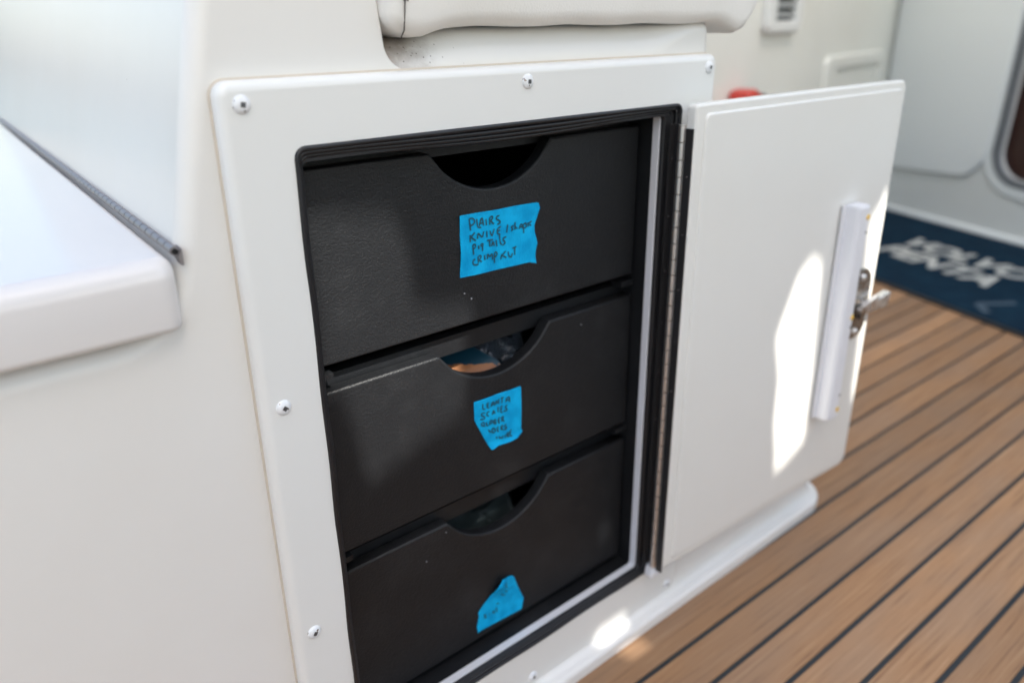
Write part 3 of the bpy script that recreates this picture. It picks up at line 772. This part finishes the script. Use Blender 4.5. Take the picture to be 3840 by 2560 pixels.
# old sealant line in the joint round the plate
mb = MB(); mb.plate([inset(OUT, -0.0012), cw(inset(OUT, 0.001))], 0.0098, 0.0118, 0, FRONT)
mb.obj("sealant_bead", plain("grimy sealant", (0.62, 0.56, 0.48), 0.7, bumpy=(120, 0.4, 0.003)), fr)
h = MB(); h.lathe([(0.0009, -0.0022), (0.0021, -0.00235), (0.0034, -0.0020), (0.0046, -0.0013), (0.0054, -0.0004), (0.0056, 0.0004)], (0, 0, 0), (0, 1, 0), 24)
nh = len(h.f); c = 0.0015
h.add([(-c, -0.00243, -c), (c, -0.00243, -c), (c, -0.00243, c), (-c, -0.00243, c)], [(0,1,2,3)], False)
sme = h.mesh("screw"); sme.materials.append(M['screw']); sme.materials.append(M['recess']); sme.polygons[nh].material_index = 1
for (x, z, r) in [(0.0138, -0.0426, 12), (0.2354, -0.0415, 4), (0.4579, -0.0407, 20), (0.0145, -0.2385, 45), (0.0146, -0.4302, 30), (0.0146, -0.622, 10),
                  (0.2393, -0.6235, 35), (0.4534, -0.6220, 15)]:
    o = bpy.data.objects.new("screw", sme); COL.objects.link(o); o.parent = fr
    o.matrix_parent_inverse = world_of(fr).inverted()
    o.location = (x, -0.0002, z); o.rotation_euler = (0, math.radians(r), 0)
# ribbed rubber seal in the opening
mb = MB()
def ring(l, t, r_, b, y, sag, rad, tr):
    pts = rounded(rect(0.0434+l, -0.5835+b, 0.4215-r_, -0.0705-t), 0.006, 5)
    out = []
    for i in range(len(pts)):
        p = Vector(pts[i]); q = Vector(pts[(i+1) % len(pts)])
        ns = max(1, int((q-p).length/0.012))
        for k in range(ns):
            w = p.lerp(q, k/ns); z = w.y
            if z > -0.12: z -= sag*math.sin(math.pi*min(1, max(0, (w.x-0.05)/0.36)))**2
            out.append((w.x + 0.0004*math.sin(w.y*60), y + 0.0005*math.sin(w.x*45+w.y*33), z))
    mb.tube(out, tr, 8, closed=True)
ring(0.0006, 0.0008, 0.0010, 0.0014, 0.0005, 0.0, 0, 0.0019)
ring(0.0021, 0.0033, 0.0040, 0.0042, 0.0022, 0.0016, 0, 0.0019)
ring(0.0037, 0.0058, 0.0085, 0.0060, 0.0040, 0.0026, 0, 0.0017)
ring(0.0044, 0.0080, 0.0125, 0.0066, 0.0062, 0.0036, 0, 0.0017)
mb.plate([rounded(rect(0.0434, -0.5835, 0.4215, -0.0705), 0.0075), cw(rounded(rect(0.0485, -0.5765, 0.4045, -0.0800), 0.005))], 0.0035, 0.0085, 0, FRONT)
mb.obj("rubber_seal", M['rubber'], fr)
mb = MB(); mb.plate([rounded(rect(0.0440, -0.5830, 0.4210, -0.0710), 0.006), cw(rounded(rect(0.0500, -0.5757, 0.4032, -0.0785), 0.004))], 0.0090, 0.0165, 0.0006, FRONT)
mb.obj("laminate_edge", M['rim'], fr)

# ------------------------------------------------------------------ black housing behind the opening
hou = empty("drawer_housing", (0.23, 0.2, -0.577), "black plastic housing around the three drawers, with dusty lower ledge", "housing")
def bx(name, lo, hi, mat=None, parent=None):
    b_ = MB(); b_.box(lo, hi); return b_.obj(name, mat or M['blackbox'], parent or hou)
bx("side_wall", (0.4036, 0.0170, -0.577), (0.416, 0.42, -0.075))
bx("side_wall", (0.036, 0.0170, -0.577), (0.0495, 0.42, -0.075))
bx("floor_ledge", (0.0497, 0.0172, -0.588), (0.4034, 0.42, -0.5760))
bx("top_panel", (0.0497, 0.0172, -0.0785), (0.4034, 0.42, -0.068))
bx("back_panel", (0.0497, 0.405, -0.5758), (0.4034, 0.42, -0.0787))
for z in (-0.0955, -0.2625, -0.4265):
    bx("rail", (0.0497, 0.0445, z), (0.4034, 0.0545, z+0.0165))
    for x in (0.0500, 0.385):
        bx("stop_block", (x, 0.0300, z+0.0185), (x+0.018, 0.0440, z+0.0235)) if z < -0.2 else None

# ------------------------------------------------------------------ drawers
def drawer(ztop, zbot, label):
    d = empty("drawer", (0.226, 0.2, zbot), label, "drawer", "black drawers in the housing")
    cx, half, dep = 0.2262, 0.0622, 0.0335
    R = (half*half + dep*dep)/(2*dep); cz = ztop + (R-dep)
    a0 = math.asin(half/R)
    arc = []
    for k in range(25):
        t = -a0 + 2*a0*k/24; arc.append((cx + R*math.sin(t), cz - R*math.cos(t)))
    left = rounded([(arc[0][0]-0.02, ztop), (arc[0][0], ztop), arc[3]], [0, 0.004, 0], 5)[1:-1]
    right = rounded([arc[-4], (arc[-1][0], ztop), (arc[-1][0]+0.02, ztop)], [0, 0.0012, 0], 3)[1:-1]
    lp = [(0.0512, zbot), (0.4005, zbot), (0.4005, ztop)] + list(reversed(right)) + list(reversed(arc[3:-3])) + list(reversed(left)) + [(0.0512, ztop)]
    if area(lp) < 0: lp = cw(lp)
    b_ = MB(); b_.plate([lp], 0.030, 0.0425, 0.0022, FRONT, seg=5, rb=0.0012)
    b_.obj("front_panel", M['black'], d)
    t_ = MB()
    t_.box((0.060, 0.0435, zbot+0.006), (0.395, 0.38, zbot+0.012))
    t_.box((0.060, 0.0435, zbot+0.0122), (0.066, 0.38, ztop-0.040))
    t_.box((0.389, 0.0435, zbot+0.0122), (0.395, 0.38, ztop-0.040))
    t_.box((0.0662, 0.374, zbot+0.0122), (0.3888, 0.38, ztop-0.040))
    t_.obj("tray", M['blackbox'], d)
    return d
Z1 = (-0.0900, -0.2330); Z2 = (-0.2542, -0.3982); Z3 = (-0.4173, -0.5690)
DRW = [drawer(*Z1, "top black drawer with the largest blue tape label"),
       drawer(*Z2, "middle black drawer with plastic bags showing through its scoop"),
       drawer(*Z3, "bottom black drawer with a folded scrap of blue tape")]

for d_, pts in ((0, FLECKS[:2]), (1, FLECKS[5:6]), (2, FLECKS[2:4])):
    for i, (x, z) in enumerate(pts):
        b_ = MB(); r_ = 0.0007+0.0004*((i*7+d_*3) % 3)/2
        b_.lathe([(0.0, -0.00025), (r_*0.7, -0.0002), (r_, 0.0001)], (x, 0.03, z), (0, 1, 0), 9)
        b_.obj("paint_fleck", M['fleck'], DRW[d_])

# things in the drawers
def crumple(name, lo, hi, amp, mat, label, cat, seed, freq=70, squash=None):
    b_ = rbox(lo, hi, min(hi[i]-lo[i] for i in range(3))*0.45, 3, (9, 7, 5))
    me = weld(b_.mesh())
    bm = bmesh.new(); bm.from_mesh(me)
    bmesh.ops.subdivide_edges(bm, edges=bm.edges[:], cuts=1, use_grid_fill=True)
    for v in bm.verts:
        p = v.co*freq + Vector((seed, seed*2, 0))
        v.co += Vector((noise.noise(p), noise.noise(p+Vector((9, 0, 0))), noise.noise(p+Vector((0, 9, 0)))))*amp
    bm.to_mesh(me); bm.free()
    for p in me.polygons: p.use_smooth = False
    return tag(put(name, me, mat), label, cat)
crumple("plastic_bag", (0.222, 0.062, -0.335), (0.296, 0.120, -0.268), 0.013, M['film'], "clear bluish plastic bag at the right of the middle drawer's scoop", "bag", 3, 60)
crumple("plastic_bag", (0.150, 0.052, -0.340), (0.200, 0.095, -0.287), 0.012, M['film'], "crumpled clear plastic bag at the left of the middle drawer's scoop", "bag", 8, 75)
crumple("dark_pouch", (0.16, 0.07, -0.53), (0.30, 0.15, -0.462), 0.012, M['slate'], "dark crumpled pouch inside the bottom drawer", "pouch", 5, 40)
crumple("reel_case", (0.17, 0.10, -0.19), (0.26, 0.17, -0.135), 0.006, M['slate'], "dark round case barely visible inside the top drawer", "case", 12, 30)
b_ = MB(); b_.plate([rounded([(-0.030,-0.020),(0.028,-0.014),(0.034,0.004),(0.004,0.024),(-0.032,0.020)], 0.006)], 0, 0.003, 0.001, FRONT)
pk = b_.obj("lure_packet", M['packet'])
tag(pk, "teal packet with an orange band inside the middle drawer", "packet")
pk.location = (0.213, 0.058, -0.2870); pk.rotation_euler = (math.radians(-48), math.radians(8), math.radians(-20))

# ------------------------------------------------------------------ tape labels
def tape(data, label, bend, inkmat, name="tape_label", lift=0.0):
    outl, strokes = data
    lp = outl if area(outl) > 0 else cw(outl)
    cx = sum(p[0] for p in lp)/len(lp); cz = sum(p[1] for p in lp)/len(lp)
    e = empty(name, (cx, 0.03, cz), label, "tape", "blue tape labels on the drawers")
    bm = bmesh.new()
    vs = [bm.verts.new((x, 0, z)) for x, z in lp]
    for t in tessellate_polygon([[Vector((x, z, 0)) for x, z in lp]]): bm.faces.new([vs[i] for i in t])
    for _ in range(6):
        long = [ed for ed in bm.edges if ed.calc_length() > 0.0018]
        if not long: break
        bmesh.ops.subdivide_edges(bm, edges=long, cuts=1)
        bmesh.ops.triangulate(bm, faces=bm.faces[:])
    for v in bm.verts: v.co.y = 0.0294 - bend(v.co.x, v.co.z)
    me = bpy.data.meshes.new("tape"); bm.to_mesh(me); bm.free()
    o = put("tape", me, M['tape'], e, True)
    s_ = o.modifiers.new("thick", 'SOLIDIFY'); s_.thickness = 0.00012
    ink = MB()
    random.seed(len(strokes))
    for st in strokes:
        pts = []
        for i in range(len(st)-1):
            p = Vector(st[i]); q = Vector(st[i+1]); m_ = max(2, int((q-p).length/0.0007))
            for k in range(m_): pts.append(p.lerp(q, k/m_))
        pts.append(Vector(st[-1]))
        sm = [sum((pts[max(0, min(len(pts)-1, i+j))] for j in (-2, -1, 0, 1, 2)), Vector((0, 0)))/5 for i in range(len(pts))]
        w0 = 0.00066
        L = []; Rr = []
        for i, p in enumerate(sm):
            d_ = (sm[min(i+1, len(sm)-1)]-sm[max(i-1, 0)])
            d_ = d_.normalized() if d_.length > 1e-9 else Vector((1, 0))
            nn = Vector((-d_.y, d_.x)); w = w0*(0.85+0.3*random.random())
            for arr, s2 in ((L, 1), (Rr, -1)):
                q = p + nn*w*s2; arr.append((q.x, 0.02885 - bend(q.x, q.y), q.y))
        k = len(L)
        ink.add(L+Rr, [(i, i+1, k+i+1, k+i) for i in range(k-1)], False)
    ink.obj("handwriting", inkmat, o)
    return e
tape(TAPE1, "large blue tape label on the top drawer, handwritten PLAIRS KNIVE PIG TAILS", 
     lambda x, z: 0.0022*max(0.0, (x-0.255)/0.025)**2 + 0.0004*math.sin(x*160)*math.sin(z*190) + 0.0008*max(0.0, (-0.186-z)/0.012)**2, M['ink'])
def b2(x, z):
    s = max(0.0, (-0.352 - z) + 0.55*max(0.0, 0.206-x))
    return 0.9*s*s/0.03 + 0.0003*math.sin(x*200+z*90)
tape(TAPE2, "blue tape label on the middle drawer with its lower corner peeling", b2, M['ink'])
def b3(x, z):
    s = max(0.0, (z + 0.530))
    return 0.003*s/0.03 + 0.0035*math.exp(-((x-0.222)/0.006)**2-((z+0.513)/0.008)**2) + 0.002*max(0, math.sin((x*0.6+z)*190))*min(1, s/0.015)
t3 = tape(TAPE3, "curled folded scrap of blue tape low on the bottom drawer", b3, M['inkfaint'])

# ------------------------------------------------------------------ open locker door on the right
DO = Vector((0.4075, -0.030, 0)); DA = -3.2
dd = Vector((math.cos(math.radians(DA)), math.sin(math.radians(DA)), 0)); dn = Vector((-dd.y, dd.x, 0))
def DOR(a, b, d):                       # a along the door from the hinge, b height, d depth behind the visible face
    p = DO + dd*a + dn*d; return (p.x, p.y, b)
mb = MB(); mb.plate([rounded([(0.002, -0.5625), (0.361, -0.5600), (0.3595, -0.0655), (0.002, -0.0685)], [0.004, 0.016, 0.010, 0.004], 8)], 0.004, 0.015, 0.0028, DOR, rb=0.002)
door = mb.obj("locker_door", M['door'], cab); door["label"] = "open white locker door swung out to the right"
mb = MB(); mb.plate([rounded([(0.014, -0.553), (0.3515, -0.5515), (0.3505, -0.0740), (0.014, -0.0770)], [0.004, 0.014, 0.008, 0.006], 8)], 0.0018, 0.006, 0.0021, DOR)
mb.obj("inner_panel", M['door'], door)
# white channel strip
ch = MB()
prof = [(0.2545, 0.0002), (0.2545, -0.0015), (0.2605, -0.0022), (0.2612, -0.0135), (0.2630, -0.0165), (0.2660, -0.0180), (0.2800, -0.0180), (0.2835, -0.0165), (0.2850, -0.013), (0.2850, 0.0002)]
V = []
for z, k in ((-0.4570, 0.94), (-0.4545, 1.0), (-0.1950, 1.0), (-0.1925, 0.94)):
    for a, d in prof: V.append(DOR(0.27+(a-0.27)*k, z, d*k))
m = len(prof)
ch.add(V, [(i*m+j, (i+1)*m+j, (i+1)*m+j+1, i*m+j+1) for i in range(3) for j in range(m-1)], False)
ch.add(V[:m], [tuple(range(m))], False); ch.add(V[-m:], [tuple(reversed(range(m)))], False)
chan = ch.obj("channel_strip", M['strip'], door)
for z in (-0.2060, -0.3250, -0.4450):
    b_ = MB(); b_.lathe([(0.0, -0.0006), (0.0030, -0.0006), (0.0033, 0.0002)], DOR(0.2795, z, -0.0180), dn, 16)
    b_.obj("paint_dot", M['yellow'], door)
for z in (-0.2235, -0.3375, -0.4260):
    b_ = MB(); b_.lathe([(0.0, -0.0004), (0.0014, -0.0004), (0.0015, 0.0002)], DOR(0.2795, z, -0.0180), dn, 12)
    b_.obj("screw_hole", M['hole'], door)
# latch
la = MB(); la.plate([rounded([(0.291, -0.3660), (0.3400, -0.3660), (0.3400, -0.2770), (0.291, -0.2770)], 0.0200, 8)], -0.0030, -0.0002, 0.0012, DOR)
la.obj("latch_plate", M['latchsteel'], door)
b_ = MB()
b_.lathe([(0.0, -0.0140), (0.0075, -0.0138), (0.0088, -0.0120), (0.0090, -0.003)], DOR(0.3180, -0.3230, 0), dn, 20)
b_.obj("latch_barrel", M['latchsteel'], door)
b_ = MB(); b_.lathe([(0.0, -0.0150), (0.0032, -0.0150), (0.0034, -0.0138)], DOR(0.3200, -0.3370, 0.009), dn, 14)
b_.obj("key_hole", M['hole'], door)
for z in (-0.2870, -0.3560):
    b_ = MB(); b_.lathe([(0.0, -0.0072), (0.0030, -0.0068), (0.0044, -0.0050), (0.0046, -0.003)], DOR(0.3170, z, 0), dn, 14)
    b_.obj("latch_screw", M['steel'], door)
b_ = MB(); b_.plate([rounded([(0.296, -0.3200), (0.334, -0.3100), (0.336, -0.3125), (0.298, -0.3230)], 0.001, 3)], -0.0185, -0.0135, 0.0006, DOR)
b_.obj("cam_bar", M['steel'], door)
b_ = MB(); b_.plate([rounded([(0.318, -0.3300), (0.366, -0.3310), (0.371, -0.3120), (0.345, -0.3160), (0.318, -0.3170)], 0.003, 4)], -0.0150, -0.0050, 0.0012, DOR, rb=0.001)
b_.obj("lever", M['steel'], door)
# piano hinge between frame and door
HX, HY = 0.4103, -0.0118
hb = MB(); hb.box((0.4060, -0.0022, -0.5680), (0.4140, -0.0006, -0.0870))
hb.obj("hinge_leaf", M['leaf'], door)
b_ = MB(); b_.box((0.4080, -0.0250, -0.568), (0.4094, -0.0172, -0.0895))
b_.obj("hinge_leaf", M['leaf'], door)
b_ = MB(); b_.box((0.4132, -0.0085, -0.5680), (0.4150, -0.0024, -0.0870)); b_.obj("hinge_leaf", M['leaf'], door)
kb = MB(); kb.tube([(0, 0, 0.0004), (0, 0, 0.0150)], 0.0037, 14); kme2 = kb.mesh("knuckle"); kme2.materials.append(M['hinge'])
for k in range(31):
    o = bpy.data.objects.new("knuckle", kme2); COL.objects.link(o); o.parent = door
    o.matrix_parent_inverse = world_of(door).inverted()
    o.location = (HX, HY, -0.5670 + k*0.0155)
for k in range(9):
    for (x, y) in ((0.4100, -0.0026), (0.4078, -0.0212)):
        b_ = MB(); b_.lathe([(0.0, -0.0006), (0.0008, -0.0005), (0.0012, 0.0003)], (x, y, -0.118 - k*0.0535 - (0.014 if x < 0.409 else 0)), (0, 1, 0) if x > 0.409 else (1, 0, 0), 10)
        b_.obj("hinge_rivet", M['darksteel'], door)
b_ = rbox((0.4080, -0.0135, -0.5860), (0.4250, -0.0008, -0.5690), 0.004, 3, (4, 3, 4))
for i, v in enumerate(b_.v):
    p = Vector(v)*160; b_.v[i] = (v[0]+0.002*noise.noise(p), v[1]+0.002*noise.noise(p+Vector((5, 5, 5))), v[2]+0.003*noise.noise(p+Vector((9, 1, 5))))
put("sealant_blob", weld(b_.mesh()), M['strip'], fr)
